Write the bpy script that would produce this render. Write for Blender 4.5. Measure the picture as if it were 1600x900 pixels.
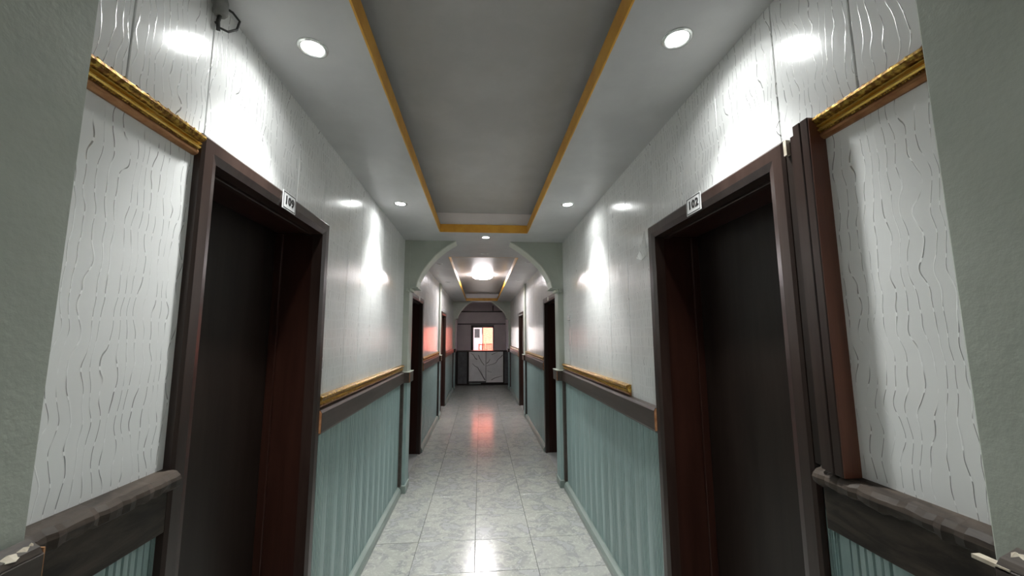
import bpy, bmesh, math, random
from mathutils import Vector, Matrix
random.seed(7)
for o in list(bpy.data.objects): bpy.data.objects.remove(o)
S = bpy.context.scene
COL = S.collection
R = math.radians

# ---------------------------------------------------------------- camera
F_PX = 609.24
PITCH, YAW, ROLL = 0.12223, 0.080756, -0.0043575
cp, sp, cy, sy, cr, sr = (math.cos(PITCH), math.sin(PITCH), math.cos(YAW), math.sin(YAW), math.cos(ROLL), math.sin(ROLL))
fw = Vector((sy*cp, cy*cp, sp)); rt = Vector((cy, -sy, 0)); up = rt.cross(fw)
rt2 = cr*rt + sr*up; up2 = -sr*rt + cr*up
EYE = 1.54
cam_d = bpy.data.cameras.new('camera'); cam = bpy.data.objects.new('camera', cam_d); COL.objects.link(cam)
cam_d.sensor_width = 36.0; cam_d.lens = F_PX/1600*36.0; cam_d.clip_start = 0.02; cam_d.clip_end = 200
cam.matrix_world = Matrix(((rt2.x, up2.x, -fw.x, 0), (rt2.y, up2.y, -fw.y, 0), (rt2.z, up2.z, -fw.z, EYE), (0, 0, 0, 1)))
S.camera = cam

# ---------------------------------------------------------------- world, sun, exposure
w = bpy.data.worlds.new('sky'); S.world = w; w.use_nodes = True
bg = w.node_tree.nodes['Background']; bg.inputs[0].default_value = (0.62, 0.70, 0.95, 1); bg.inputs[1].default_value = 0.30
sd = bpy.data.lights.new('sun', 'SUN'); sd.energy = 7.0; sd.angle = R(1.0); sd.color = (1, .93, .85)
sun = bpy.data.objects.new('sun', sd); COL.objects.link(sun)
sun.rotation_euler = Vector((-0.10, 0.62, -0.75)).to_track_quat('-Z', 'Y').to_euler()
S.view_settings.view_transform = 'Standard'; S.view_settings.look = 'None'
S.view_settings.exposure = 1.86; S.view_settings.gamma = 1.0; S.view_settings.use_curve_mapping = False

DOWN_W = 26.0        # watts of one lit downlight
DOME_W = 80.0        # strength of the round ceiling lamp
LAMP_COL = (0.965, 0.99, 0.975)

# ---------------------------------------------------------------- materials
def newmat(name):
    m = bpy.data.materials.new(name); m.use_nodes = True
    nt = m.node_tree; b = nt.nodes['Principled BSDF']
    return m, nt, b
def N(nt, t, **kw):
    n = nt.nodes.new(t)
    for k, v in kw.items(): setattr(n, k, v)
    return n
def math_n(nt, op, a, b=None, c=None):
    n = N(nt, 'ShaderNodeMath', operation=op)
    for i, v in enumerate((a, b, c)):
        if v is None: continue
        if isinstance(v, (int, float)): n.inputs[i].default_value = v
        else: nt.links.new(v, n.inputs[i])
    return n.outputs[0]
def mixc(nt, fac, a, b):
    n = N(nt, 'ShaderNodeMix', data_type='RGBA')
    for i, v in ((0, fac), (6, a), (7, b)):
        if isinstance(v, (int, float)): n.inputs[i].default_value = v
        elif isinstance(v, tuple): n.inputs[i].default_value = (*v, 1)
        else: nt.links.new(v, n.inputs[i])
    return n.outputs[2]
def ramp(nt, fac, lo, hi, a=0.0, b=1.0):
    n = N(nt, 'ShaderNodeMapRange', interpolation_type='SMOOTHSTEP')
    nt.links.new(fac, n.inputs[0])
    for i, v in ((1, lo), (2, hi), (3, a), (4, b)): n.inputs[i].default_value = v
    return n.outputs[0]
def noise(nt, vec, scale, detail=3, rough=.5, dist=0):
    n = N(nt, 'ShaderNodeTexNoise'); n.inputs['Scale'].default_value = scale; n.inputs['Detail'].default_value = detail
    n.inputs['Roughness'].default_value = rough; n.inputs['Distortion'].default_value = dist
    nt.links.new(vec, n.inputs['Vector']); return n.outputs['Fac']
def coord(nt, scale=(1, 1, 1)):
    t = N(nt, 'ShaderNodeTexCoord'); mp = N(nt, 'ShaderNodeMapping'); mp.inputs['Scale'].default_value = scale
    nt.links.new(t.outputs['Object'], mp.inputs[0]); return mp.outputs[0]
def bump(nt, b, h, strength, dist):
    n = N(nt, 'ShaderNodeBump'); n.inputs['Strength'].default_value = strength; n.inputs['Distance'].default_value = dist
    nt.links.new(h, n.inputs['Height']); nt.links.new(n.outputs[0], b.inputs['Normal'])

def simple(name, c1, c2, rough, scale=(6, 6, 6), bs=0.0, bd=.002, metal=0.0, nscale=1.0, coat=0.0):
    m, nt, b = newmat(name); v = coord(nt, scale); n = noise(nt, v, nscale, 5, .6)
    f = ramp(nt, n, .35, .68)
    nt.links.new(mixc(nt, f, c1, c2), b.inputs['Base Color'])
    b.inputs['Roughness'].default_value = rough; b.inputs['Metallic'].default_value = metal
    b.inputs['Coat Weight'].default_value = coat
    if bs: bump(nt, b, n, bs, bd)
    return m
def emit(name, col, s):
    m, nt, b = newmat(name); b.inputs['Base Color'].default_value = (.8, .8, .8, 1)
    b.inputs['Emission Color'].default_value = (*col, 1); b.inputs['Emission Strength'].default_value = s
    return m

def pvc_mat():
    """white glossy plastic wall panel with embossed silvery wavy threads in broken rows"""
    m, nt, b = newmat('white_pvc_panel')
    tc = N(nt, 'ShaderNodeTexCoord'); sx = N(nt, 'ShaderNodeSeparateXYZ'); nt.links.new(tc.outputs['Object'], sx.inputs[0])
    y, z = sx.outputs[1], sx.outputs[2]
    def vec(a, b_, c=0.0):
        n = N(nt, 'ShaderNodeCombineXYZ'); nt.links.new(math_n(nt, 'MULTIPLY', y, a), n.inputs[0]); nt.links.new(math_n(nt, 'MULTIPLY', z, b_), n.inputs[1]); n.inputs[2].default_value = c
        return n.outputs[0]
    wig = noise(nt, vec(9, 8.5), 1, 1.2, .5)
    wig2 = noise(nt, vec(22, 3, 4.2), 1, 1, .5)
    ph = math_n(nt, 'ADD', math_n(nt, 'MULTIPLY', y, 46.0), math_n(nt, 'MULTIPLY', wig, 2.5))
    ph = math_n(nt, 'ADD', ph, math_n(nt, 'MULTIPLY', wig2, 1.6))
    d = math_n(nt, 'ABSOLUTE', math_n(nt, 'SUBTRACT', math_n(nt, 'FRACT', ph), .5))
    line = ramp(nt, d, .016, .046, 1.0, 0.0)
    wide = ramp(nt, d, .015, .08, 1.0, 0.0)
    row = math_n(nt, 'ABSOLUTE', math_n(nt, 'SUBTRACT', math_n(nt, 'FRACT', math_n(nt, 'ADD', math_n(nt, 'MULTIPLY', z, 19.0), math_n(nt, 'MULTIPLY', noise(nt, vec(4, 2, 2.0), 1, 1), .8))), .5))
    gap = ramp(nt, row, .05, .11, 1.0, 0.0)
    brk = ramp(nt, noise(nt, vec(30, 9, 9.0), 1, 1), .40, .54)
    thread = math_n(nt, 'MULTIPLY', math_n(nt, 'MULTIPLY', line, brk), math_n(nt, 'SUBTRACT', 1.0, gap))
    painted_glint = math_n(nt, 'MULTIPLY', math_n(nt, 'MULTIPLY', line, gap), 1.0)
    base = mixc(nt, ramp(nt, noise(nt, vec(2.0, 1.3, 3.3), 1, 4), .35, .7), (.78, .785, .775), (.84, .845, .835))
    c = mixc(nt, math_n(nt, 'MULTIPLY', thread, .8), base, (.42, .42, .41))
    c = mixc(nt, math_n(nt, 'MULTIPLY', painted_glint, .8), c, (.95, .95, .95))  # sparkle glints painted in as near-white dots where threads cross the rows
    nt.links.new(c, b.inputs['Base Color']); nt.links.new(math_n(nt, 'MULTIPLY', thread, .6), b.inputs['Metallic'])
    rg = math_n(nt, 'ADD', .13, math_n(nt, 'MULTIPLY', noise(nt, vec(6, 6, 7.7), 1, 2), .12))
    nt.links.new(rg, b.inputs['Roughness']); b.inputs['IOR'].default_value = 1.5
    soft = noise(nt, vec(7, 1.2, 5.5), 1, 2)
    h = math_n(nt, 'ADD', math_n(nt, 'MULTIPLY', math_n(nt, 'MULTIPLY', wide, ramp(nt, noise(nt, vec(20, 8, 9.0), 1, 1), .35, .5)), .22), math_n(nt, 'MULTIPLY', soft, .5))
    bump(nt, b, h, .5, .002)
    return m

def board_mat():
    m, nt, b = newmat('teal_painted_board')
    v = coord(nt, (1, 26, 1.6)); n = noise(nt, v, 1, 5, .65)
    v2 = coord(nt, (3, 5, 5)); n2 = noise(nt, v2, 1, 4, .6)
    c = mixc(nt, ramp(nt, n, .35, .7), (.25, .36, .35), (.38, .50, .49))
    c = mixc(nt, ramp(nt, n2, .5, .75, 0, .35), c, (.20, .25, .235))
    oi = N(nt, 'ShaderNodeObjectInfo'); c = mixc(nt, math_n(nt, 'MULTIPLY', oi.outputs['Random'], .25), c, (.24, .31, .30))
    nt.links.new(c, b.inputs['Base Color']); b.inputs['Roughness'].default_value = .42; bump(nt, b, n, .3, .001)
    return m

def wood_mat(name, c1, c2, rough, sc=(20, 20, 1.5), coat=.3, bs=.15, spec=.5):
    m, nt, b = newmat(name); v = coord(nt, sc); n = noise(nt, v, 1, 6, .65, .6)
    nt.links.new(mixc(nt, ramp(nt, n, .3, .72), c1, c2), b.inputs['Base Color'])
    b.inputs['Roughness'].default_value = rough; b.inputs['Coat Weight'].default_value = coat; b.inputs['Coat Roughness'].default_value = rough*.9; b.inputs['Specular IOR Level'].default_value = spec
    bump(nt, b, n, bs, .0008); return m

def tile_mat():
    m, nt, b = newmat('marbled_floor_tile')
    oi = N(nt, 'ShaderNodeObjectInfo'); tc = N(nt, 'ShaderNodeTexCoord')
    off = N(nt, 'ShaderNodeVectorMath', operation='SCALE'); cx = N(nt, 'ShaderNodeCombineXYZ')
    nt.links.new(oi.outputs['Random'], cx.inputs[0]); nt.links.new(oi.outputs['Random'], cx.inputs[2])
    nt.links.new(cx.outputs[0], off.inputs[0]); off.inputs['Scale'].default_value = 37
    ad = N(nt, 'ShaderNodeVectorMath', operation='ADD'); nt.links.new(tc.outputs['Object'], ad.inputs[0]); nt.links.new(off.outputs[0], ad.inputs[1])
    v = ad.outputs[0]
    n1 = noise(nt, v, 7, 2, .5, .8); n2 = noise(nt, v, 24, 5, .7, 1.6); n3 = noise(nt, v, 11, 3, .6, 2.5)
    c = mixc(nt, ramp(nt, n1, .46, .56), (.40, .40, .365), (.30, .305, .295))
    c = mixc(nt, ramp(nt, n2, .50, .60, 0, .55), c, (.57, .57, .51))
    vein = ramp(nt, math_n(nt, 'ABSOLUTE', math_n(nt, 'SUBTRACT', n3, .5)), .0, .03, .6, 0)
    c = mixc(nt, vein, c, (.36, .37, .33))
    c = mixc(nt, ramp(nt, n1, .60, .64, 0, .7), c, (.42, .42, .42))
    c = mixc(nt, math_n(nt, 'MULTIPLY', oi.outputs['Random'], .16), c, (.5, .5, .5))
    nt.links.new(c, b.inputs['Base Color'])
    rg = math_n(nt, 'ADD', .13, math_n(nt, 'MULTIPLY', n2, .10)); nt.links.new(rg, b.inputs['Roughness'])
    bump(nt, b, math_n(nt, 'ADD', n1, math_n(nt, 'MULTIPLY', n2, .15)), .12, .0008)
    return m

def plaster(name, c1, c2, rough, bs=.35):
    m, nt, b = newmat(name); v = coord(nt); n = noise(nt, v, 3.2, 5, .6); f = noise(nt, v, 70, 3, .6)
    nt.links.new(mixc(nt, ramp(nt, n, .35, .7), c1, c2), b.inputs['Base Color']); b.inputs['Roughness'].default_value = rough
    bump(nt, b, math_n(nt, 'ADD', math_n(nt, 'MULTIPLY', n, 1.5), math_n(nt, 'MULTIPLY', f, .35)), bs, .004); return m

def gold_mat():
    m, nt, b = newmat('gilded_moulding'); v = coord(nt); n = noise(nt, v, 90, 3, .6); n2 = noise(nt, v, 14, 3, .6)
    nt.links.new(mixc(nt, ramp(nt, n, .4, .65), (.20, .085, .015), (.62, .40, .08)), b.inputs['Base Color'])
    b.inputs['Metallic'].default_value = .75; b.inputs['Roughness'].default_value = .33; bump(nt, b, n, .6, .002); return m

M = dict(
 pvc=pvc_mat(), board=board_mat(), tile=tile_mat(), gold=gold_mat(),
 gold_flat=simple('gold_smooth_bead', (.66, .40, .07), (.80, .54, .14), .25, metal=.7, nscale=4),
 bronze=simple('bronze_moulding', (.30, .13, .05), (.42, .21, .09), .35, metal=.55, nscale=4),
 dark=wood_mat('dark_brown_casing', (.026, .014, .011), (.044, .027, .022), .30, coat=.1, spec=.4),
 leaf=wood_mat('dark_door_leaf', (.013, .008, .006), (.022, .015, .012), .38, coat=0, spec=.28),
 lining=wood_mat('red_brown_door_lining', (.026, .009, .006), (.042, .015, .010), .35, coat=0, spec=.3),
 redwood=wood_mat('red_brown_board_edge', (.085, .022, .010), (.14, .045, .020), .45),
 rail=wood_mat('dark_rail', (.036, .024, .018), (.070, .052, .043), .42, sc=(20, 1.5, 20)),
 rail_old=wood_mat('worn_dark_rail', (.018, .013, .010), (.075, .057, .044), .5, sc=(24, 5.0, 24), bs=.6, coat=0, spec=.3),
 rawwood=simple('raw_wood_end', (.32, .13, .05), (.50, .25, .12), .7, nscale=6),
 chip=simple('chipped_pale_wood', (.42, .36, .27), (.62, .56, .46), .8, nscale=6, bs=.6),
 ceil=plaster('grey_ceiling_paint', (.50, .50, .505), (.56, .56, .56), .42, .22),
 tray=plaster('tray_grey_paint', (.41, .40, .39), (.46, .45, .44), .4, .15),
 traywhite=plaster('tray_pinkish_white', (.80, .74, .73), (.84, .79, .78), .6, .1),
 yellow=simple('ochre_paint', (.62, .30, .035), (.72, .38, .05), .5, nscale=1.2),
 sage=plaster('sage_plaster', (.38, .41, .355), (.44, .47, .415), .6, .6),
 sagepale=plaster('pale_sage_plaster', (.60, .63, .55), (.68, .70, .62), .6, .25),
 core=plaster('wall_core', (.30, .30, .29), (.36, .36, .35), .8, .2),
 base=wood_mat('grey_green_baseboard', (.20, .25, .225), (.29, .34, .31), .4, sc=(10, 1.5, 10)),
 grout=simple('grout', (.11, .11, .10), (.17, .17, .15), .9, nscale=4),
 white=simple('white_plate', (.78, .78, .78), (.84, .84, .84), .3),
 black=simple('black_ink', (.012, .012, .012), (.02, .02, .02), .5),
 chrome=simple('bright_metal_ring', (.72, .74, .72), (.8, .82, .8), .22, metal=.8),
 lampwhite=simple('white_lamp_body', (.6, .6, .6), (.68, .68, .68), .4),
 lens_off=simple('unlit_lens', (.42, .42, .42), (.55, .55, .55), .15),
 lamp_off=simple('unlit_grey_diffuser', (.20, .205, .19), (.23, .235, .22), .5),
 lens_on=emit('lit_lens', LAMP_COL, 12.0),
 dome_on=emit('lit_dome', (1.0, .94, .96), DOME_W*.36),
 mauve=plaster('mauve_wall', (.74, .66, .67), (.80, .72, .73), .6, .2),
 marble=simple('pale_marble_laminate', (.72, .71, .715), (.82, .81, .815), .3, nscale=.6),
 vein=simple('dark_marble_vein', (.09, .085, .085), (.16, .15, .15), .35),
 slate=simple('dark_grey_laminate', (.07, .07, .075), (.11, .11, .115), .4),
 orange=simple('orange_screen', (.90, .17, .11), (.92, .21, .14), .9, nscale=1),
 lattice=simple('pale_orange_lattice', (.85, .25, .17), (.9, .30, .22), .9),
 outwhite=simple('white_outer_wall', (.72, .70, .72), (.78, .76, .78), .8),
 ground=simple('concrete_ground', (.32, .30, .28), (.42, .40, .37), .9),
 red=simple('red_plastic', (.62, .035, .025), (.72, .05, .035), .3),
 tape=simple('clear_plastic', (.72, .72, .72), (.8, .8, .8), .08),
 cable=simple('dark_cable', (.03, .03, .03), (.06, .06, .055), .5),
 stub=simple('dusty_grey_mount', (.20, .20, .19), (.28, .28, .27), .6, nscale=5),
 picture=simple('dark_poster', (.05, .05, .05), (.16, .15, .15), .4, nscale=4),
)

# ---------------------------------------------------------------- helpers
def finish(bm, name, mat, parent=None, smooth=False):
    me = bpy.data.meshes.new(name); bmesh.ops.recalc_face_normals(bm, faces=bm.faces); bm.to_mesh(me); bm.free()
    if smooth:
        for p in me.polygons: p.use_smooth = True
    return link(me, name, mat, parent)
def link(me, name, mat, parent=None):
    o = bpy.data.objects.new(name, me); COL.objects.link(o)
    if mat and not me.materials: me.materials.append(M[mat] if isinstance(mat, str) else mat)
    if parent: o.parent = parent
    return o
def addbox(bm, x0, x1, y0, y1, z0, z1, bev=0.0):
    r = bmesh.ops.create_cube(bm, size=1); vs = r['verts']
    for v in vs: v.co = Vector(((x0+x1)/2+v.co.x*(x1-x0), (y0+y1)/2+v.co.y*(y1-y0), (z0+z1)/2+v.co.z*(z1-z0)))
    if bev:
        es = list({e for v in vs for e in v.link_edges}); bmesh.ops.bevel(bm, geom=es, offset=bev, segments=1, affect='EDGES')
def box(name, x0, x1, y0, y1, z0, z1, mat, parent=None, bev=0.0):
    """one box object; x0>x1 etc. allowed; mesh is local to the parent's origin"""
    x0, x1 = sorted((x0, x1)); y0, y1 = sorted((y0, y1)); z0, z1 = sorted((z0, z1))
    bm = bmesh.new(); addbox(bm, x0, x1, y0, y1, z0, z1, bev); return finish(bm, name, mat, parent)
def prism(bm, pts, axis, a, b):
    """extrude 2-D polygon pts along axis from a to b. axis y: pts=(x,z); axis z: pts=(x,y); axis x: pts=(y,z)"""
    def co(p, t):
        return {'y': (p[0], t, p[1]), 'z': (p[0], p[1], t), 'x': (t, p[0], p[1])}[axis]
    A = [bm.verts.new(co(p, a)) for p in pts]; B = [bm.verts.new(co(p, b)) for p in pts]
    bm.faces.new(A); bm.faces.new(B[::-1]); n = len(pts)
    for i in range(n): bm.faces.new((A[i], B[i], B[(i+1) % n], A[(i+1) % n]))
def prism_obj(name, pts, axis, a, b, mat, parent=None):
    bm = bmesh.new(); prism(bm, pts, axis, a, b); return finish(bm, name, mat, parent)
def lathe(name, prof, mat, parent=None, seg=32, loc=(0, 0, 0)):
    bm = bmesh.new(); rings = []
    for r, z in prof:
        if r < 1e-6: rings.append([bm.verts.new((loc[0], loc[1], loc[2]+z))])
        else: rings.append([bm.verts.new((loc[0]+r*math.cos(2*math.pi*i/seg), loc[1]+r*math.sin(2*math.pi*i/seg), loc[2]+z)) for i in range(seg)])
    for a, b in zip(rings, rings[1:]):
        for i in range(seg):
            j = (i+1) % seg
            if len(a) == 1: bm.faces.new((a[0], b[i], b[j]))
            elif len(b) == 1: bm.faces.new((a[i], b[0], a[j]))
            else: bm.faces.new((a[i], b[i], b[j], a[j]))
    return finish(bm, name, mat, parent, True)
def tube(name, pts, r, mat, parent=None, seg=8):
    bm = bmesh.new(); prev = None; n = len(pts); P = [Vector(p) for p in pts]
    for k, p in enumerate(P):
        t = (P[min(k+1, n-1)]-P[max(k-1, 0)]).normalized(); a = t.orthogonal().normalized() if prev is None else (pa - t*pa.dot(t)).normalized()
        pa = a; b = t.cross(a)
        ring = [bm.verts.new(p + (a*math.cos(2*math.pi*i/seg)+b*math.sin(2*math.pi*i/seg))*r) for i in range(seg)]
        if prev:
            for i in range(seg): bm.faces.new((prev[i], prev[(i+1) % seg], ring[(i+1) % seg], ring[i]))
        else: bm.faces.new(ring)
        prev = ring
    bm.faces.new(prev); return finish(bm, name, mat, parent, True)
def thing(name, label, cat, loc=(0, 0, 0), rz=0, group=None):
    o = bpy.data.objects.new(name, None); COL.objects.link(o); o.location = loc; o.rotation_euler = (0, 0, rz)
    o.empty_display_size = .1; o['label'] = label; o['category'] = cat
    if group: o['group'] = group
    return o
def structure(o, label, cat='wall'):
    o['kind'] = 'structure'; o['label'] = label; o['category'] = cat; return o

# ---------------------------------------------------------------- layout numbers (metres; camera stands at x=0, y=0)
CEIL = 2.56; TRAY = 2.76
WALLX = {-1: -0.805, 1: 0.893}      # face of the white panels
PIERX = {-1: -0.745, 1: 0.833}
DOORS = {-1: [(1.11, 2.04, 2.115), (4.53, 5.50, 2.05), (8.05, 9.05, 2.05)],
         1: [(1.005, 1.93, 2.10), (4.45, 5.40, 2.05), (8.00, 8.95, 2.05)]}
CAS = .066
ARCHES = [(4.15, 4.33), (11.6, 11.8)]
PILAST = [(0.40, {-1: .752, 1: .617}), (7.6, {-1: 7.8, 1: 7.8})]
END = 14.0; BACK = -3.0
RAIL0, RAIL1, GOLD1 = 1.070, 1.185, 1.250

# ---------------------------------------------------------------- floor and tiles
floor = structure(box('floor', -1.2, 1.3, BACK-.2, END+.15, -.12, -.012, 'grout'), 'corridor floor of glossy marbled cream and grey square tiles', 'floor')
TW, TL, GAP = .4255, .4115, .0028
xs = [-1.0, -.457, -.0315, .394, 1.08]
def tile_mesh(wd, ln):
    bm = bmesh.new(); addbox(bm, -wd/2+GAP/2, wd/2-GAP/2, -ln/2+GAP/2, ln/2-GAP/2, -.012, 0, .0012)
    me = bpy.data.meshes.new('tile'); bmesh.ops.recalc_face_normals(bm, faces=bm.faces); bm.to_mesh(me); bm.free(); me.materials.append(M['tile']); return me
tmesh = {}
y0 = 2.783 - TL*14
j = 0
while y0 + j*TL < END:
    ya = y0 + j*TL
    for a, b in zip(xs, xs[1:]):
        k = round(b-a, 3)
        if k not in tmesh: tmesh[k] = tile_mesh(b-a, TL)
        t = link(tmesh[k], 'tile', None, floor); t.location = ((a+b)/2, ya+TL/2, random.uniform(-.0006, .0006))
    j += 1

# ---------------------------------------------------------------- ceiling
def tray_ceiling():
    bm = bmesh.new()
    X0, X1 = -1.2, 1.3
    trays = [(-.405, .465, -2.3, 3.79), (-.42, .49, 5.02, 11.38)]
    ys = [BACK-.2] + [v for t in trays for v in t[2:]] + [11.8]
    addbox(bm, X0, X1, ys[0], ys[1], CEIL, CEIL+.08); addbox(bm, X0, X1, ys[2], ys[3], CEIL, CEIL+.08); addbox(bm, X0, X1, ys[4], ys[5], CEIL, CEIL+.08)
    for tx0, tx1, ty0, ty1 in trays:
        addbox(bm, X0, tx0, ty0, ty1, CEIL, CEIL+.08); addbox(bm, tx1, X1, ty0, ty1, CEIL, CEIL+.08)
    c = structure(finish(bm, 'ceiling', 'ceil'), 'grey painted corridor ceiling with two long recessed trays edged in ochre', 'ceiling')
    for k, (tx0, tx1, ty0, ty1) in enumerate(trays):
        box('tray_panel', tx0-.10, tx1+.10, ty0-.06, ty1+.06, TRAY, TRAY+.03, 'tray', c)
        for a in ((tx0-.09, tx0-.055, ty0-.05, ty1+.05), (tx1+.055, tx1+.09, ty0-.05, ty1+.05)):
            box('tray_side', *a, CEIL+.08, TRAY, 'tray', c)
        for a in ((tx0-.06, tx1+.06, ty1+.012, ty1+.05), (tx0-.06, tx1+.06, ty0-.05, ty0-.012)):
            e = box('tray_side', *a, CEIL+.08, TRAY, 'traywhite', c); e['label'] = 'pinkish white end face of the ceiling tray'
        for a in ((tx0-.001, tx0+.006, ty0, ty1), (tx1-.006, tx1+.001, ty0, ty1), (tx0, tx1, ty1-.006, ty1+.001), (tx0, tx1, ty0-.001, ty0+.006)):
            e = box('ochre_border', *a, CEIL-.001, CEIL+.079, 'yellow', c); e['label'] = 'ochre painted border strip of the ceiling tray'
    box('outer_slab', X0, X1, BACK-.2, END+.3, TRAY+.06, TRAY+.2, 'core', c)
    box('lobby_panel', X0, X1, 11.8, END+.1, CEIL+.17, CEIL+.2, 'mauve', c)
    for yy in (12.4, 13.4): box('lobby_beam', X0, X1, yy, yy+.06, CEIL+.11, CEIL+.17, 'mauve', c)
    return c
ceiling = tray_ceiling()

# ---------------------------------------------------------------- walls with panels, boards, rails
def reed_mesh(width, z0, z1, s):
    """vertical board: one flat face then narrow reeds with v-grooves; front towards the corridor (direction -s)"""
    pts = [(.010, 0), (.010, width)]           # back
    flat = width*.40; n = 5; rw = (width-flat-.003)/n; g = .0075
    prof = [(g, width), (0, width-.0015)]
    y = width
    for i in range(n):
        prof += [(0, y-rw+.0034), (g, y-rw+.0018), (g, y-rw-.0018)]; y -= rw
        if i < n-1: prof += [(0, y-.0034)]
    prof += [(0, y-.0042), (0, .0015), (g, 0)]
    pts = [(.012, 0), (.012, width)] + prof
    bm = bmesh.new(); prism(bm, [(p[0]*s, p[1]) for p in pts], 'z', z0, z1)
    me = bpy.data.meshes.new('board'); bmesh.ops.recalc_face_normals(bm, faces=bm.faces); bm.to_mesh(me); bm.free(); me.materials.append(M['board']); return me
_reed = {}
def boards(s, ya, yb, xface, z0, z1, parent, period=.162, start=None):
    y = ya if start is None else start
    while y < yb-.004:
        wd = min(period, yb-y)
        k = (round(wd, 4), z0, z1, s)
        if k not in _reed: _reed[k] = reed_mesh(wd-.001, z0, z1, s)
        o = link(_reed[k], 'board', None, parent); o.location = (xface, y, 0); y += period
_pan = {}
def panel(s, ya, yb, z0, z1, parent, gap=.002, tilt=0):
    """white plastic sheet with chamfered long edges, 9 mm thick; front face at the wall plane"""
    x = WALLX[s]; t = .009; c = .0015
    pts = [(x+s*t, ya+gap/2), (x+s*c, ya+gap/2), (x, ya+gap/2+c), (x, yb-gap/2-c), (x+s*c, yb-gap/2), (x+s*t, yb-gap/2)]
    return prism_obj('panel', pts, 'z', z0, z1, 'pvc', parent)
CUTS = {-1: [0.32, .60, .889, 1.14, 1.43, 1.72, 2.01, 2.397, 2.66, 2.929, 3.22, 3.50, 3.80, 4.15],
        1: [0.2, .50, .795, 1.035, 1.33, 1.61, 1.90, 2.281, 2.623, 2.923, 3.216, 3.547, 3.82, 4.15]}
def gilded(name, s, ya, yb, z0, z1, label, bead=True):
    x = WALLX[s]; h = z1-z0
    root = bpy.data.objects.new(name, None); COL.objects.link(root); root.location = (x, ya, z0); root.empty_display_size = .1
    structure(root, label, 'moulding')
    def strip(nm, pts, mat): return prism_obj(nm, [(-s*p[0], p[1]*h) for p in pts], 'y', 0, yb-ya, mat, root)
    strip('carved_band', [(-.0, .60), (.020, .60), (.029, .66), (.034, .76), (.033, .86), (.026, .95), (.012, 1.0), (-.0, 1.0)], 'gold')
    strip('smooth_band', [(0, .30), (.016, .30), (.021, .36), (.021, .40), (.015, .44), (.015, .48), (.023, .52), (.023, .56), (.018, .60), (0, .60)], 'gold_flat')
    strip('lower_band', [(0, 0), (.006, 0), (.014, .08), (.016, .16), (.014, .26), (.014, .30), (0, .30)], 'bronze')
    if bead:
        bm = bmesh.new(); n = int((yb-ya)/.0062)
        for i in range(n):
            bmesh.ops.create_icosphere(bm, subdivisions=1, radius=.0030, matrix=Matrix.Translation((-s*.0165, .003+i*.0062, h*.27)))
        for i in range(int((yb-ya)/.030)):           # carved leaves along the top roll
            mt = Matrix.Translation((-s*.030, .015+i*.030, h*.80)) @ Matrix.Rotation(.6*s, 4, 'X') @ Matrix.Diagonal((.35, 1.25, .75, 1))
            bmesh.ops.create_icosphere(bm, subdivisions=1, radius=.0105, matrix=mt)
        e = finish(bm, 'bead_row', 'gold', root, True); e['kind'] = 'stuff'
    return root
trim_no = [0]
def trim_name():
    trim_no[0] += 1; return 'trim_%d' % trim_no[0]

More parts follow.
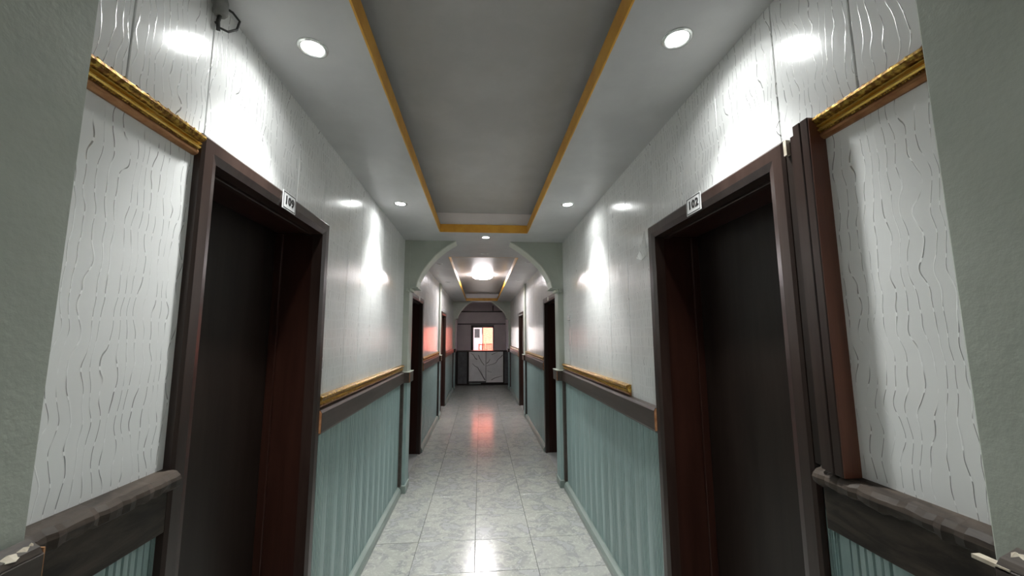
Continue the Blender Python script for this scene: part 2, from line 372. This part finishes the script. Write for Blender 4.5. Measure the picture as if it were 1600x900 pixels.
walls = {}
SIDE = {-1: 'left', 1: 'right'}
for s in (-1, 1):
    x = WALLX[s]; side = SIDE[s]
    bm = bmesh.new(); cx0, cx1 = sorted((x+s*.012, x+s*.36)); prev = BACK
    for (a, b, top) in DOORS[s]:
        addbox(bm, cx0, cx1, prev, a+.03, 0, TRAY); addbox(bm, cx0, cx1, a+.03, b-.03, top-.03, TRAY)
        prev = b-.03
    addbox(bm, cx0, cx1, prev, END+.1, 0, TRAY)
    wall = structure(finish(bm, 'wall_%s' % side, 'core'), '%s corridor wall, white wavy plastic panels above grooved teal boards' % side)
    walls[s] = wall
    # white panels
    def clipdoors(ya, yb, z0):
        """panel spans ya..yb; cut to leave the door openings"""
        segs = [(ya, yb, z0)]
        for (a, b, top) in DOORS[s]:
            out = []
            for (p, q, zz) in segs:
                lo, hi = max(p, a+.03), min(q, b-.03)
                if lo >= hi: out.append((p, q, zz)); continue
                if p < lo: out.append((p, lo, zz))
                out.append((lo, hi, top-.03))
                if hi < q: out.append((hi, q, zz))
            segs = out
        return segs
    spans = list(zip(CUTS[s], CUTS[s][1:]))
    spans = [(p, q) for p, q in spans]
    y = 4.33
    while y < 11.6:
        spans.append((y, min(y+.29, 11.6))); y += .29
    for p, q in spans:
        for (a, b, zz) in clipdoors(p, q, RAIL1-.02):
            if b-a > .012: panel(s, a, b, max(zz, 2.062) if b < DOORS[s][0][0]+.04 and b > .6 else zz, CEIL, wall, .0035 if b < 1.1 else .0028)
    panel(s, .60 if s < 0 else .50, DOORS[s][0][0]+.03, RAIL1-.02, 2.060, wall)
    # boards below the rail
    def free(ya, yb):
        segs = [(ya, yb)]
        for (a, b, top) in DOORS[s]:
            out = []
            for (p, q) in segs:
                if q <= a or p >= b: out.append((p, q)); continue
                if p < a: out.append((p, a+.01))
                if q > b: out.append((b-.01, q))
            segs = out
        return segs
    xb = x-s*.012+s*.0
    for (ya, yb) in ((PILAST[0][1][s], 4.15), (4.33, 7.6), (7.8, 11.6)):
        for (p, q) in free(ya, yb):
            st = p
            boards(s, p, q, x-s*.001, .05, RAIL0+.02, wall, start=st)
            if q-p > .3:
                # dark upright strip where the boards end at the pier
                if abs(q-yb) < .01:
                    e = box('edge_strip', x-s*.032, x+s*.004, q-.045, q, .075, RAIL0, 'rail', wall, .002); e['label'] = 'dark brown upright strip beside the pier'
    # piers and pilasters
    def pier(ya, yb, arch):
        xi = PIERX[s] if arch or ya < 1 else (-.772 if s < 0 else .858)
        p = box('pilaster', xi, x+s*.02, ya, yb, 0, CEIL, 'sage', wall, .004); p['label'] = 'sage green plastered pier standing proud of the panels'
        d = .004
        if ya > 1:
            e = box('board', xi-s*d, xi, ya-d, yb, .07, RAIL0, 'board', p, .001); e['label'] = 'teal board facing the pier below the rail'
            n = 3; wd = (abs(x-xi))/n
            for i in range(n):
                a_ = xi+s*(i*wd+.001); box('board', a_, a_+s*(wd-.002), ya-d-.003*(i % 2), ya, .07, RAIL0, 'board', p, .001)
            # rail wrapped round the pier
            e = box('rail_wrap', xi-s*.028, xi, ya-.026, yb+.02, RAIL0, RAIL1-.012, 'rail', p, .003)
            e = box('rail_wrap', xi-s*.028, x, ya-.030, ya, RAIL0, RAIL1-.012, 'rail', p, .003)
            e = box('rail_cap', xi-s*.032, x, ya-.034, yb+.02, RAIL1-.012, RAIL1-.004, 'sagepale', p, .002); e['label'] = 'pale painted top of the rail round the pier'
            e = box('raw_corner', xi-s*.031, xi-s*.026, ya-.033, ya-.026, RAIL0+.005, RAIL1-.014, 'rawwood', p); e['label'] = 'raw wood showing at the rail corner'
            e = box('plinth', xi-s*.016, x, ya-.018, yb, 0, .075, 'base', p, .004)
        return p
    for ya, ye in PILAST: pier(ya, ye[s], False)
    for ya, yb in ARCHES: pier(ya, yb, True)
    # arch spandrels
    CURVE = [(-.684, 2.050), (-.667, 2.129), (-.630, 2.206), (-.592, 2.267), (-.553, 2.321), (-.487, 2.400), (-.418, 2.462), (-.355, 2.510), (-.275, 2.56)]
    if s > 0: CURVE = [(.775, 2.050), (.758, 2.129), (.728, 2.190), (.698, 2.240), (.648, 2.305), (.584, 2.367), (.516, 2.428), (.432, 2.490), (.325, 2.56)]
    for k, (ya, yb) in enumerate(ARCHES):
        poly = [(x, CEIL), (x, 2.05)] + CURVE[:-1] + [(CURVE[-1][0], CEIL)]
        sp_ = prism_obj('arch_spandrel', poly, 'y', ya+.002, yb-.002, 'sage', wall); sp_['label'] = 'sage green arch quarter filling the corner under the ceiling'
        bm = bmesh.new()                                # pale lining of the curve
        inn = [(p[0]-s*.010*.8, p[1]-.008) for p in CURVE]
        ring = CURVE + inn[::-1]
        for (p, q, p2, q2) in zip(CURVE, CURVE[1:], inn, inn[1:]):
            prism(bm, [p, q, q2, p2], 'y', ya-.012, yb+.01)
        e = finish(bm, 'arch_lining', 'sagepale', sp_); e['label'] = 'pale lining strip following the arch curve'
        cb = box('capital', CURVE[0][0]-s*.03, x-s*.05, ya-.035, yb+.02, 2.040, 2.052, 'sage', sp_, .002); cb['label'] = 'small dark ledge at the foot of the arch'
        box('bracket', PIERX[s]+s*.005, PIERX[s]+s*.04, ya-.03, ya, 2.005, 2.040, 'sage', sp_, .004)
        e = box('chipped_patch', PIERX[s]-s*.022, PIERX[s], ya-.012, yb, 2.012, 2.040, 'sagepale', sp_, .004)

    # lobby end of the wall (beyond the second arch): dark boards below, mauve above
    wl = box('lobby_lining', x-s*.0, x+s*.02, 11.8, END, RAIL0, CEIL+.17, 'mauve', wall)
    box('lobby_dado', x-s*.004, x+s*.02, 11.8, END, 0, RAIL0, 'slate', wall)

    # baseboards
    bb = None
    for (ya, yb) in ((PILAST[0][1][s], 4.11), (4.33, 7.58), (7.8, 11.58)):
        for (p, q) in free(ya, yb):
            if q-p < .03: continue
            if p > 0.8 and abs(p-.0) >= 0: pass
            pts = [(x-s*.001, 0), (x-s*.040, 0), (x-s*.040, .034), (x-s*.030, .058), (x-s*.012, .070), (x-s*.001, .070)]
            nm = 'baseboard_%s' % side
            o = prism_obj(nm, pts, 'y', p+.005, q-.005, 'base')
            where = {True: 'before the first arch', False: ''}
            if q < .0+1.2: lab = 'grey green baseboard on the %s beside the nearest pier' % side
            elif q < 4.2: lab = 'grey green baseboard on the %s running to the first arch' % side
            elif p < 5: lab = 'short grey green baseboard on the %s just past the first arch' % side if q < 4.7 else 'baseboard on the %s' % side
            elif q < 7.7: lab = 'grey green baseboard on the %s between second door and pilaster' % side
            elif p < 7.95: lab = 'short grey green baseboard on the %s past the far pilaster' % side
            else: lab = 'grey green baseboard on the %s beyond the third door' % side
            structure(o, lab, 'baseboard')

    # rails and gilded mouldings
    near0, near1 = PILAST[0][1][s], DOORS[s][0][0]
    r = bpy.data.objects.new(trim_name(), None); COL.objects.link(r); structure(r, 'worn dark chair rail on the %s between nearest pier and door %s' % (side, '109' if s < 0 else '102'), 'rail')
    ye = near1+.004 if s < 0 else near1-.02
    bm = bmesh.new(); rnd = random.Random(11+s); prev_ = None; nseg = 22
    prof_ = [(0, 1.178), (.018, 1.176), (.024, 1.168), (.036, 1.164), (.045, 1.170), (.047, 1.182), (.044, 1.192), (.034, 1.202), (.015, 1.206), (0, 1.207)]
    for q_ in range(nseg+1):
        yq = near0+(ye-near0)*q_/nseg; w1_, w2_, w3_ = rnd.uniform(-.005, .002), rnd.uniform(-.006, .003), rnd.uniform(-.003, .0005)
        ring_ = [bm.verts.new((x-s*(a_+(w1_ if a_ > .03 else 0)), yq, b_+(w2_ if b_ < 1.175 and a_ > .02 else w3_ if a_ > .01 and b_ > 1.19 else 0))) for a_, b_ in prof_]
        if prev_:
            for k_ in range(len(ring_)): bm.faces.new((prev_[k_], prev_[(k_+1) % len(ring_)], ring_[(k_+1) % len(ring_)], ring_[k_]))
        else: bm.faces.new(ring_)
        prev_ = ring_
    bm.faces.new(prev_); finish(bm, 'rail_cap', 'rail_old', r)
    box('rail_board', x, x-s*.017, near0, ye, 1.055, 1.179, 'rail_old', r, .002)
    # rail on the nearest pier's inner face
    r = bpy.data.objects.new(trim_name(), None); COL.objects.link(r); structure(r, 'broken brown rail end on the inner face of the nearest %s pier' % side, 'rail')
    px = PIERX[s]
    wx = .045 if s > 0 else .030
    bm = bmesh.new(); zt = 1.205
    yy = [.41, near0-.06, near0-.025, near0+.002]
    yend = near0+.002 if s < 0 else near0-.030
    addbox(bm, *sorted((px, px-s*wx)), .42, yend, 1.075, 1.190, .003)
    finish(bm, 'rail_board', 'rail', r)
    prism_obj('rail_cap', [(px, 1.190), (px-s*wx*.97, 1.190), (px-s*wx*.8, 1.199), (px-s*.004, 1.212)], 'y', .42, yend-.004, 'rail_old', r)
    bm = bmesh.new(); rnd = random.Random(5+s); yq = .44
    while yq < yend-.012:
        l_ = rnd.uniform(.02, .05); o_ = rnd.uniform(.25, .85); wq = rnd.uniform(.005, .013); ye_ = min(yq+l_, yend-.003)
        zq = 1.212-.022*o_+.001
        A = [bm.verts.new((px-s*wx*o_, yq, zq)), bm.verts.new((px-s*(wx*o_+wq), (yq+ye_)/2, zq-.0035)), bm.verts.new((px-s*wx*o_, ye_, zq)), bm.verts.new((px-s*(wx*o_-wq*.6), (yq+ye_)/2, zq+.003)), bm.verts.new((px-s*wx*o_, (yq+ye_)/2, zq+.006))]
        for a_, b_ in ((0, 1), (1, 2), (2, 3), (3, 0)): bm.faces.new((A[a_], A[b_], A[4]))
        yq += l_*.55
    e = finish(bm, 'splintered_edge', 'chip', r); e['label'] = 'splintered pale wood along the broken top'; e['kind'] = 'stuff'
    if s < 0: e = box('raw_end', px+.002, px+wx*.9, yend-.001, yend+.0015, 1.150, 1.196, 'rawwood', r)
    if s > 0: e = box('splinter', px-.045, px-.030, near0-.05, near0-.004, 1.184, 1.190, 'chip', r)
    # gilded moulding near, high up
    g = gilded(trim_name(), s, near0, near1-.006 if s < 0 else .893, 2.045, 2.108, 'gilded carved moulding high on the %s between nearest pier and door %s' % (side, '109' if s < 0 else '102'))
    # rails of the further bays
    def far_rail(ya, yb, lab, z0=RAIL0, z1=RAIL1, rawend=True):
        r = bpy.data.objects.new(trim_name(), None); COL.objects.link(r); r.location = (x, ya, 0); structure(r, lab, 'rail')
        L = yb-ya
        prism_obj('rail_board', [(0, z0), (-s*.030, z0), (-s*.034, z0+.006), (-s*.034, z1-.018), (-s*.026, z1-.004), (0, z1)], 'y', 0, L, 'rail', r)
        prism_obj('under_strip', [(0, z0-.014), (-s*.012, z0-.014), (-s*.014, z0), (0, z0)], 'y', 0, L, 'rail', r)
        if rawend:
            e = prism_obj('raw_end', [(-s*.004, z0+.002), (-s*.032, z0+.002), (-s*.032, z1-.018), (-s*.024, z1-.006), (-s*.004, z1-.002)], 'y', -.002, .001, 'rawwood', r); e['label'] = 'raw cut end of the rail showing orange wood'
        return r
    dn = '109' if s < 0 else '102'
    far_rail(DOORS[s][0][1]+.001, 4.122, 'dark chair rail on the %s from door %s to the first arch' % (side, dn))
    far_rail(DOORS[s][1][1]+.001, 7.60, 'dark chair rail on the %s between the second door and far pilaster' % side)
    far_rail(DOORS[s][2][1]+.001, 11.60, 'dark chair rail on the %s beyond the third door' % side)
    gilded(trim_name(), s, DOORS[s][0][1]+.001 if s < 0 else 2.30, 4.13, RAIL1, GOLD1, 'gilded moulding lying on the %s chair rail before the first arch' % side, True)
    gilded(trim_name(), s, DOORS[s][1][1]+.001, 7.60, RAIL1, GOLD1, 'gilded moulding on the %s chair rail past the second door' % side, False)
    if s > 0: gilded(trim_name(), s, DOORS[s][2][1]+.001, 11.6, RAIL1, GOLD1, 'gilded moulding on the right chair rail past the third door', False)

# back and end walls
wb = structure(box('wall_back', -1.2, 1.3, BACK-.2, BACK, 0, TRAY+.06, 'sage'), 'plain sage wall closing the corridor behind the viewpoint')

OX0, OX1, OZ0, OZ1 = -.335, .473, .80, 1.925
bm = bmesh.new()
addbox(bm, -1.2, OX0, END, END+.1, 0, TRAY+.06); addbox(bm, OX1, 1.3, END, END+.1, 0, TRAY+.06)
addbox(bm, OX0, OX1, END, END+.1, 0, OZ0); addbox(bm, OX0, OX1, END, END+.1, OZ1, TRAY+.06)
wend = structure(finish(bm, 'wall_end', 'mauve'), 'dim mauve wall behind the reception counter at the corridor end')
box('cross_strip', WALLX[-1], WALLX[1], END-.02, END, 1.945, 1.985, 'rail', wend, .003)
box('cross_strip', WALLX[-1], WALLX[1], END-.025, END, 2.385, 2.43, 'rail', wend, .003)
box('bracket', .42, .46, END-.10, END-.02, 2.43, 2.62, 'rail', wend, .004)
win = bpy.data.objects.new('window_1', None); COL.objects.link(win); win.location = (.069, END, 1.36)
structure(win, 'dark wood framed two-part opening behind the reception counter', 'window')
fx0, fx1, fz0, fz1 = OX0-.069, OX1-.069, OZ0-1.36, OZ1-1.36
for nm, a in (('frame_post', (fx0, fx0+.09, -.03, .09, fz0, fz1)), ('frame_post', (fx1-.035, fx1, -.03, .09, fz0, fz1)), ('frame_head', (fx0, fx1, -.03, .09, fz1-.09, fz1)), ('frame_sill', (fx0, fx1, -.03, .09, fz0, fz0+.05)), ('mullion', (-.012, .022, -.02, .08, fz0, fz1))):
    box(nm, *a, 'dark', win, .004)

# ---------------------------------------------------------------- doors
def glyphs(txt, size, mat, parent, frame, depth=.0006, loc=(0, 0, 0)):
    """text as a mesh; frame = 3x3 columns (text right, text up, normal)"""
    cu = bpy.data.curves.new('digits', 'FONT'); cu.body = txt; cu.size = size; cu.align_x = 'CENTER'; cu.align_y = 'CENTER'; cu.extrude = depth; cu.offset = size*.05; cu.resolution_u = 3
    cu.space_character = 1.15
    tmp = bpy.data.objects.new('tmp_digits', cu); COL.objects.link(tmp)
    dg = bpy.context.evaluated_depsgraph_get(); me = bpy.data.meshes.new_from_object(tmp.evaluated_get(dg)); bpy.data.objects.remove(tmp)
    me.transform(Matrix.Translation(loc) @ frame.to_4x4()); me.materials.clear(); me.materials.append(M[mat]); me.name = 'digits'
    o = bpy.data.objects.new('digits', me); COL.objects.link(o); o.parent = parent; return o
dn_ = 0
for s in (-1, 1):
    x = WALLX[s]
    for k, (a, b, top) in enumerate(DOORS[s]):
        dn_ += 1
        d = bpy.data.objects.new('door_%d' % dn_, None); COL.objects.link(d); d.location = (x, (a+b)/2, 0)
        lab = [['dark brown recessed door 109 on the left, nearest the viewer', 'dark brown door on the left just behind the first arch', 'dark brown door on the left past the far pilaster'],
               ['dark brown recessed door 102 on the right, nearest the viewer', 'dark brown door on the right just behind the first arch', 'dark brown door on the right past the far pilaster']][0 if s < 0 else 1][k]
        structure(d, lab, 'door')
        h = (b-a)/2; pr = .024
        # casing with mitred corners, profile: slightly rounded
        def jamb(sign):
            y0, y1 = sign*h, sign*(h-CAS)
            bm = bmesh.new()
            pts = [(0, y0), (-s*(pr-.006), y0), (-s*pr, y0-sign*.008), (-s*pr, y0-sign*.042), (-s*(pr-.008), y1), (s*.03, y1), (s*.03, y1+sign*.01), (0, y1+sign*.01)]
            v0 = [bm.verts.new((p[0], p[1], 0)) for p in pts]
            v1 = [bm.verts.new((p[0], p[1], top-abs(p[1]-y0))) for p in pts]
            bm.faces.new(v0); bm.faces.new(v1[::-1])
            for i in range(len(pts)): bm.faces.new((v0[i], v1[i], v1[(i+1) % len(pts)], v0[(i+1) % len(pts)]))
            return finish(bm, 'casing', 'dark', d)
        jamb(-1); jamb(1)
        bm = bmesh.new()
        prof = [(0, 0), (-s*(pr-.006), 0), (-s*pr, .008), (-s*pr, .042), (-s*(pr-.008), CAS), (s*.03, CAS), (s*.03, CAS-.01), (0, CAS-.01)]
        v0 = [bm.verts.new((p[0], -h+p[1], top-p[1])) for p in prof]; v1 = [bm.verts.new((p[0], h-p[1], top-p[1])) for p in prof]
        bm.faces.new(v0); bm.faces.new(v1[::-1])
        for i in range(len(prof)): bm.faces.new((v0[i], v1[i], v1[(i+1) % len(prof)], v0[(i+1) % len(prof)]))
        e = finish(bm, 'casing', 'dark', d)
        # linings, stop, leaf
        depth = .205; lx0, lx1 = sorted((s*.028, s*(depth+.05)))
        for sg in (-1, 1):
            ya, yb = sorted((sg*(h-CAS+.006), sg*(h-CAS+.032))); box('lining', lx0, lx1, ya, yb, 0, top-CAS+.02, 'lining', d)
            ya, yb = sorted((sg*(h-CAS-.010), sg*(h-CAS+.006))); box('door_stop', *sorted((s*(depth-.035), s*depth)), ya, yb, 0, top-CAS-.005, 'lining', d, .002)
        box('lining', lx0, lx1, -h+CAS-.03, h-CAS+.03, top-CAS+.006, top-CAS+.03, 'lining', d)
        box('door_stop', *sorted((s*.035, s*.060)), -h+CAS-.006, h-CAS+.006, top-CAS-.008, top-CAS+.006, 'dark', d, .002)
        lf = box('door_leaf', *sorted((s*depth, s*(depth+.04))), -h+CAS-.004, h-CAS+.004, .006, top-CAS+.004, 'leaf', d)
        hy = (h-CAS-.07)*(-1)
        if k > 0:
            p = box('name_plate', -s*pr, -s*(pr+.003), .0, .09, top-.058, top-.012, 'sagepale', d, .001) if k == 1 else None
            if p: p['label'] = 'pale blank plate on the door head'
        box('threshold', *sorted((s*.0, s*.25)), -h+.01, h-.01, -.01, .004, 'core', d)

for s, txt, yc, zc in ((-1, '109', 1.601, 2.083), (1, '102', 1.478, 2.072)):
    x = WALLX[s] - s*.0245
    t = thing('number_plate', 'white number plate reading %s on the %s door head' % (txt, 'left' if s < 0 else 'right'), 'sign', (x, yc, zc))
    W_, H_ = .053, .037
    box('plate', 0, -s*.003, -W_, W_, -H_, H_, 'white', t, .0006)
    bm = bmesh.new(); xa, xb = sorted((-s*.003, -s*.0036)); i_ = .004; l_ = .0034
    addbox(bm, xa, xb, -W_+i_, W_-i_, H_-i_-l_, H_-i_); addbox(bm, xa, xb, -W_+i_, W_-i_, -H_+i_, -H_+i_+l_)
    addbox(bm, xa, xb, -W_+i_, -W_+i_+l_, -H_+i_, H_-i_); addbox(bm, xa, xb, W_-i_-l_, W_-i_, -H_+i_, H_-i_)
    finish(bm, 'black_border', 'black', t)
    fr = Matrix(((0, 0, -s), (-s, 0, 0), (0, 1, 0)))
    glyphs(txt, .045, 'black', t, fr, loc=(-s*.0036, 0, 0))

# upright boards beside door 102
t = thing('upright_board_stack', 'stack of dark upright boards between door 102 and the gilded moulding', 'boards', (WALLX[1], .94, 1.206))
top_ = 2.105
for i, (a, b, pr, mt) in enumerate(((.893, .9165, .046, 'dark'), (.9185, .942, .046, 'dark'), (.944, .962, .038, 'dark'), (.964, 1.003, .018, 'leaf'))):
    e = box('upright_board', -pr, 0, a-.94, b-.94, 0, top_-1.206-(0 if i < 2 else .02), mt, t, .002)
e = box('board_face', -.044, 0, .893-.94-.002, .893-.94+.001, .0, top_-1.206-.004, 'redwood', t); e['label'] = 'red brown edge of the nearest board'
e = box('chip', -.030, -.016, .985-.94, .995-.94, .84, .885, 'chip', t); e['label'] = 'pale chipped wood at the top of the gap'

# ---------------------------------------------------------------- lamps
def downlight(x, y, lit, label, beam=88):
    t = thing('downlight', label, 'lamp', (x, y, CEIL))
    lathe('ring', [(.036, .004), (.037, -.004), (.043, -.0065), (.050, -.0045), (.052, 0.0), (.052, .002)], 'chrome' if lit else 'lampwhite', t)
    lathe('lens', [(0, -.0035), (.030, -.003), (.0362, -.0015)], 'lens_on' if lit else 'lens_off', t)
    if lit:
        ld = bpy.data.lights.new('downlight_beam', 'SPOT'); ld.energy = DOWN_W*(.5 if beam > 100 else 1); ld.color = LAMP_COL; ld.spot_size = R(beam); ld.spot_blend = 1.0; ld.shadow_soft_size = .028
        lo = bpy.data.objects.new('downlight_beam', ld); COL.objects.link(lo); lo.parent = t; lo.location = (0, 0, -.010)
        ld = bpy.data.lights.new('downlight_spill', 'AREA'); ld.shape = 'DISK'; ld.size = .06; ld.energy = DOWN_W*.020; ld.color = LAMP_COL; ld.spread = R(150)
        lo = bpy.data.objects.new('downlight_spill', ld); COL.objects.link(lo); lo.parent = t; lo.location = (0, 0, -.0085)
    return t
for x, y, l in ((-.600, 1.325, 'lit downlight over the door 109 side, nearest on the left'), (.673, 1.185, 'lit downlight over the door 102 side, nearest on the right'),
                (-.622, 2.975, 'lit downlight on the left, second from the viewer'), (.674, 2.905, 'lit downlight on the right, second from the viewer'),
                (.050, 3.975, 'lit downlight in the middle just before the first arch')):
    downlight(x, y, True, l)
for x, y, l in ((.045, 4.776, 'unlit downlight in the middle just behind the first arch'), (-.590, 5.506, 'unlit downlight on the left, first behind the arch'), (.661, 5.289, 'unlit downlight on the right, first behind the arch'),
                (-.621, 7.434, 'unlit downlight on the left beside the far pilaster'), (.695, 7.110, 'unlit downlight on the right beside the far pilaster'),
                (-.66, 9.50, 'unlit downlight on the left, farthest along the corridor'), (.69, 9.145, 'unlit downlight on the right, farthest along the corridor')):
    downlight(x, y, False, l)
for x, y, l in ((-.61, -.42, 'nearest on the left'), (.67, -.45, 'nearest on the right'), (-.61, -2.1, 'farthest on the left'), (.67, -2.1, 'farthest on the right')):
    downlight(x, y, True, 'added lit downlight, unseen behind the viewpoint, %s' % l)  # unseen lamps, added to lift the ambient light in the near bay
def dome(x, y, r, lit, label):
    t = thing('ceiling_lamp', label, 'lamp', (x, y, TRAY))
    lathe('base', [(r*.96, 0), (r*.98, -.012), (r*.92, -.018)], 'lampwhite' if lit else 'lamp_off', t)
    lathe('diffuser', [(r*.94, -.014), (r*.98, -.030), (r*.95, -.052), (r*.80, -.072), (r*.5, -.084), (0, -.088)] if lit else [(r*.94, -.014), (r*.9, -.03), (r*.5, -.038), (0, -.04)], 'dome_on' if lit else 'lamp_off', t, 40)
    return t
dome(.035, 7.75, .205, True, 'lit round white ceiling lamp in the far tray')
dome(.065, 1.085, .135, False, 'unlit round grey ceiling lamp at the top of the near tray')

# ---------------------------------------------------------------- small things on the walls
t = thing('cable_stub', 'broken grey mount with dangling dark cable in the left ceiling corner', 'cable', (WALLX[-1], 1.15, 2.515))
lathe('mount', [(0, .03), (.016, .03), (.019, .02), (.019, -.018), (.014, -.026), (0, -.026)], 'stub', t, 20, (.020, -.02, .01))
tube('cable', [(.02, -.02, .02), (.035, .01, .022), (.045, .030, .010), (.040, .028, -.02), (.028, .008, -.045), (.014, -.012, -.048), (.008, -.02, -.036)], .0035, 'cable', t)
tube('cable', [(.02, -.02, -.012), (.012, -.015, -.03), (.010, -.008, -.055)], .0055, 'cable', t)
t = thing('plastic_pocket', 'torn clear plastic pocket hanging on the right wall before the first arch', 'pocket', (WALLX[1], 3.86, 1.58))
box('sheet', -.004, 0, -.045, .045, -.13, .13, 'tape', t, .001)
tube('thin_wire', [(-.006, .0, .17), (-.010, .02, .10), (-.008, -.01, .0), (-.012, .02, -.12), (-.006, .0, -.20), (-.004, -.01, -.33)], .0022, 'tape', t, 6)
prism_obj('crumpled_edge', [(0, .11), (-.014, .115), (-.020, .14), (-.010, .16), (0, .165)], 'y', -.05, .05, 'tape', t)
t = thing('peeled_strip', 'small peeled white strip curling off the wall above door 102', 'strip', (WALLX[1], 2.03, 2.0))
bm = bmesh.new()
A = [(-.001, -.03, .10), (-.002, .0, .09), (-.001, .02, -.02), (-.001, -.005, -.035)]
vs = [bm.verts.new(v) for v in ((-.001, -.012, .11), (-.022, .012, .0), (-.030, .045, -.035), (-.016, .010, -.05), (-.002, -.028, -.03))]
vb = [bm.verts.new((v.co.x+.0015, v.co.y, v.co.z)) for v in vs]
bm.faces.new(vs); bm.faces.new(vb[::-1])
for i in range(5): bm.faces.new((vs[i], vb[i], vb[(i+1) % 5], vs[(i+1) % 5]))
finish(bm, 'strip', 'pvc', t)

# ---------------------------------------------------------------- reception counter
t = thing('reception_counter', 'reception counter with marbled front panels and a dark top closing the corridor end', 'counter', (0, 12.6, 0))
CX0, CX1 = WALLX[-1]+.006, WALLX[1]-.006
box('carcass', CX0, CX1, .03, .50, .05, 1.045, 'slate', t)
box('countertop', CX0, CX1, -.03, .54, 1.045, 1.078, 'dark', t, .004)
box('kick_board', CX0+.05, CX1, .05, .45, 0, .05, 'leaf', t)
for a, b, z0 in ((-.358, .170, .13), (.185, .724, .085)):
    p = box('front_panel', a, b, -.004, .028, z0, 1.04, 'marble', t, .002); p['label'] = 'pale grey marbled front panel with dark branching veins'
    bm = bmesh.new(); rnd = random.Random(3 if a < 0 else 9)
    def vein(pts, w0, w1):
        n = len(pts)
        for i in range(n-1):
            p_, q_ = Vector(pts[i]), Vector(pts[i+1]); d = (q_-p_).normalized(); nn = Vector((-d.y, d.x))
            wa = w0+(w1-w0)*i/(n-1); wb_ = w0+(w1-w0)*(i+1)/(n-1)
            prism(bm, [tuple(p_+nn*wa), tuple(p_-nn*wa), tuple(q_-nn*wb_), tuple(q_+nn*wb_)], 'y', -.0048, -.004)
    if a < 0:
        vein([(.15, .16), (.08, .28), (-.02, .45), (-.08, .55), (-.17, .60), (-.25, .68)], .016, .005)
        vein([(.13, .62), (.05, .72), (-.02, .84), (-.06, .94)], .008, .010)
        vein([(-.10, .80), (-.16, .84), (-.22, .95), (-.30, 1.0)], .014, .004)
        vein([(.10, .25), (.04, .40), (.0, .50)], .004, .003)
    else:
        vein([(.20, .60), (.30, .63), (.42, .66), (.50, .70), (.56, .80), (.66, .88), (.71, .94)], .004, .011)
        vein([(.20, .68), (.26, .72), (.31, .82)], .012, .005)
        vein([(.36, .95), (.46, .99), (.55, 1.03)], .008, .003)
        vein([(.35, .16), (.46, .22), (.60, .26), (.70, .28)], .010, .004)
        vein([(.22, .45), (.30, .41), (.36, .40)], .004, .004)
    e = finish(bm, 'veins', 'vein', p); e['kind'] = 'stuff'
box('front_panel', -.70, -.42, .0, .028, .18, 1.0, 'slate', t, .002)
for a, b in ((-.42, -.362), (.728, .760), (.172, .183), (-.76, -.705)): box('upright', a, b, -.012, .03, .03, 1.045, 'leaf', t, .002)
box('bottom_rail', -.36, .76, -.010, .03, .03, .085, 'leaf', t, .002)
e = box('skirting', -.34, .02, -.03, -.012, .045, .066, 'base', t)

# ---------------------------------------------------------------- outside, seen through the opening
yard = structure(box('floor', -7, 9, END+.15, 34, -.15, -.02, 'ground'), 'concrete yard beyond the opening', 'ground')
yw = structure(box('wall_yard', -6, .16, 31.0, 31.2, -.02, 3.1, 'outwhite'), 'shaded white outer wall seen through the opening')
yo = structure(box('wall_screen', -6, 7, 31.5, 31.7, -.02, 9, 'orange'), 'sunlit orange screen wall seen through the opening')
bm = bmesh.new()
for k in range(-12, 30):
    for sg in (-1, 1):
        o = k*.27
        mt = Matrix.Translation((1.4, 31.48, 1.2+ (o-2.0))) @ Matrix.Rotation(sg*R(45), 4, 'Y') @ Matrix.Diagonal((12, .012, .035, 1))
        bmesh.ops.create_cube(bm, size=1, matrix=mt)
for v in bm.verts: v.co.x = max(-5.9, min(6.9, v.co.x)); v.co.z = max(0, v.co.z)
e = finish(bm, 'lattice', 'lattice', yo); e['kind'] = 'stuff'
box('added_shade_slab', -.75, .28, 26.8, 31.0, 2.9, 3.0, 'outwhite', yw)  # unseen slab, added to keep the sun off the white wall
t = thing('wall_poster', 'dark rectangular poster on the white wall seen through the opening', 'poster', (-.26, 31.0, 1.75))
box('sheet', -.20, .20, -.02, 0, -.34, .34, 'picture', t, .002); box('inner_print', -.13, .12, -.022, -.02, -.25, .24, 'slate', t)
def chair(x, y, rz, label):
    t = thing('plastic_chair', label, 'chair', (x, y, -.02), rz, 'red chairs beyond the opening')
    bm = bmesh.new(); addbox(bm, -.22, .22, -.21, .21, .41, .435, .008); finish(bm, 'seat', 'red', t)
    for sx in (-1, 1):
        for sy_ in (-1, 1):
            prism_obj('leg', [(sx*.19, 0), (sx*.235, 0), (sx*.215, .42), (sx*.17, .42)], 'y', sy_*.19-.02, sy_*.19+.02, 'red', t)
        box('armrest', sx*.23-.025, sx*.23+.025, -.20, .20, .64, .665, 'red', t, .006)
        box('arm_post', sx*.23-.015, sx*.23+.015, -.20, -.17, .43, .64, 'red', t, .004)
    bk = bpy.data.objects.new('backrest', None)
    bm = bmesh.new()
    addbox(bm, -.24, .24, .19, .215, .93, 1.02, .006); addbox(bm, -.24, -.19, .19, .215, .43, .95, .004); addbox(bm, .19, .24, .19, .215, .43, .95, .004)
    addbox(bm, -.2, .2, .19, .215, .50, .55)
    for i in range(5): addbox(bm, -.155+i*.07, -.125+i*.07, .195, .21, .54, .94)
    for i in range(4): addbox(bm, -.2, .2, .196, .208, .60+i*.09, .62+i*.09)
    finish(bm, 'backrest', 'red', t)
    return t
chair(.16, 27.5, R(160), 'red plastic chair in the yard, partly behind the window post')
chair(.66, 28.3, R(8), 'red plastic chair with slatted back in front of the orange screen')
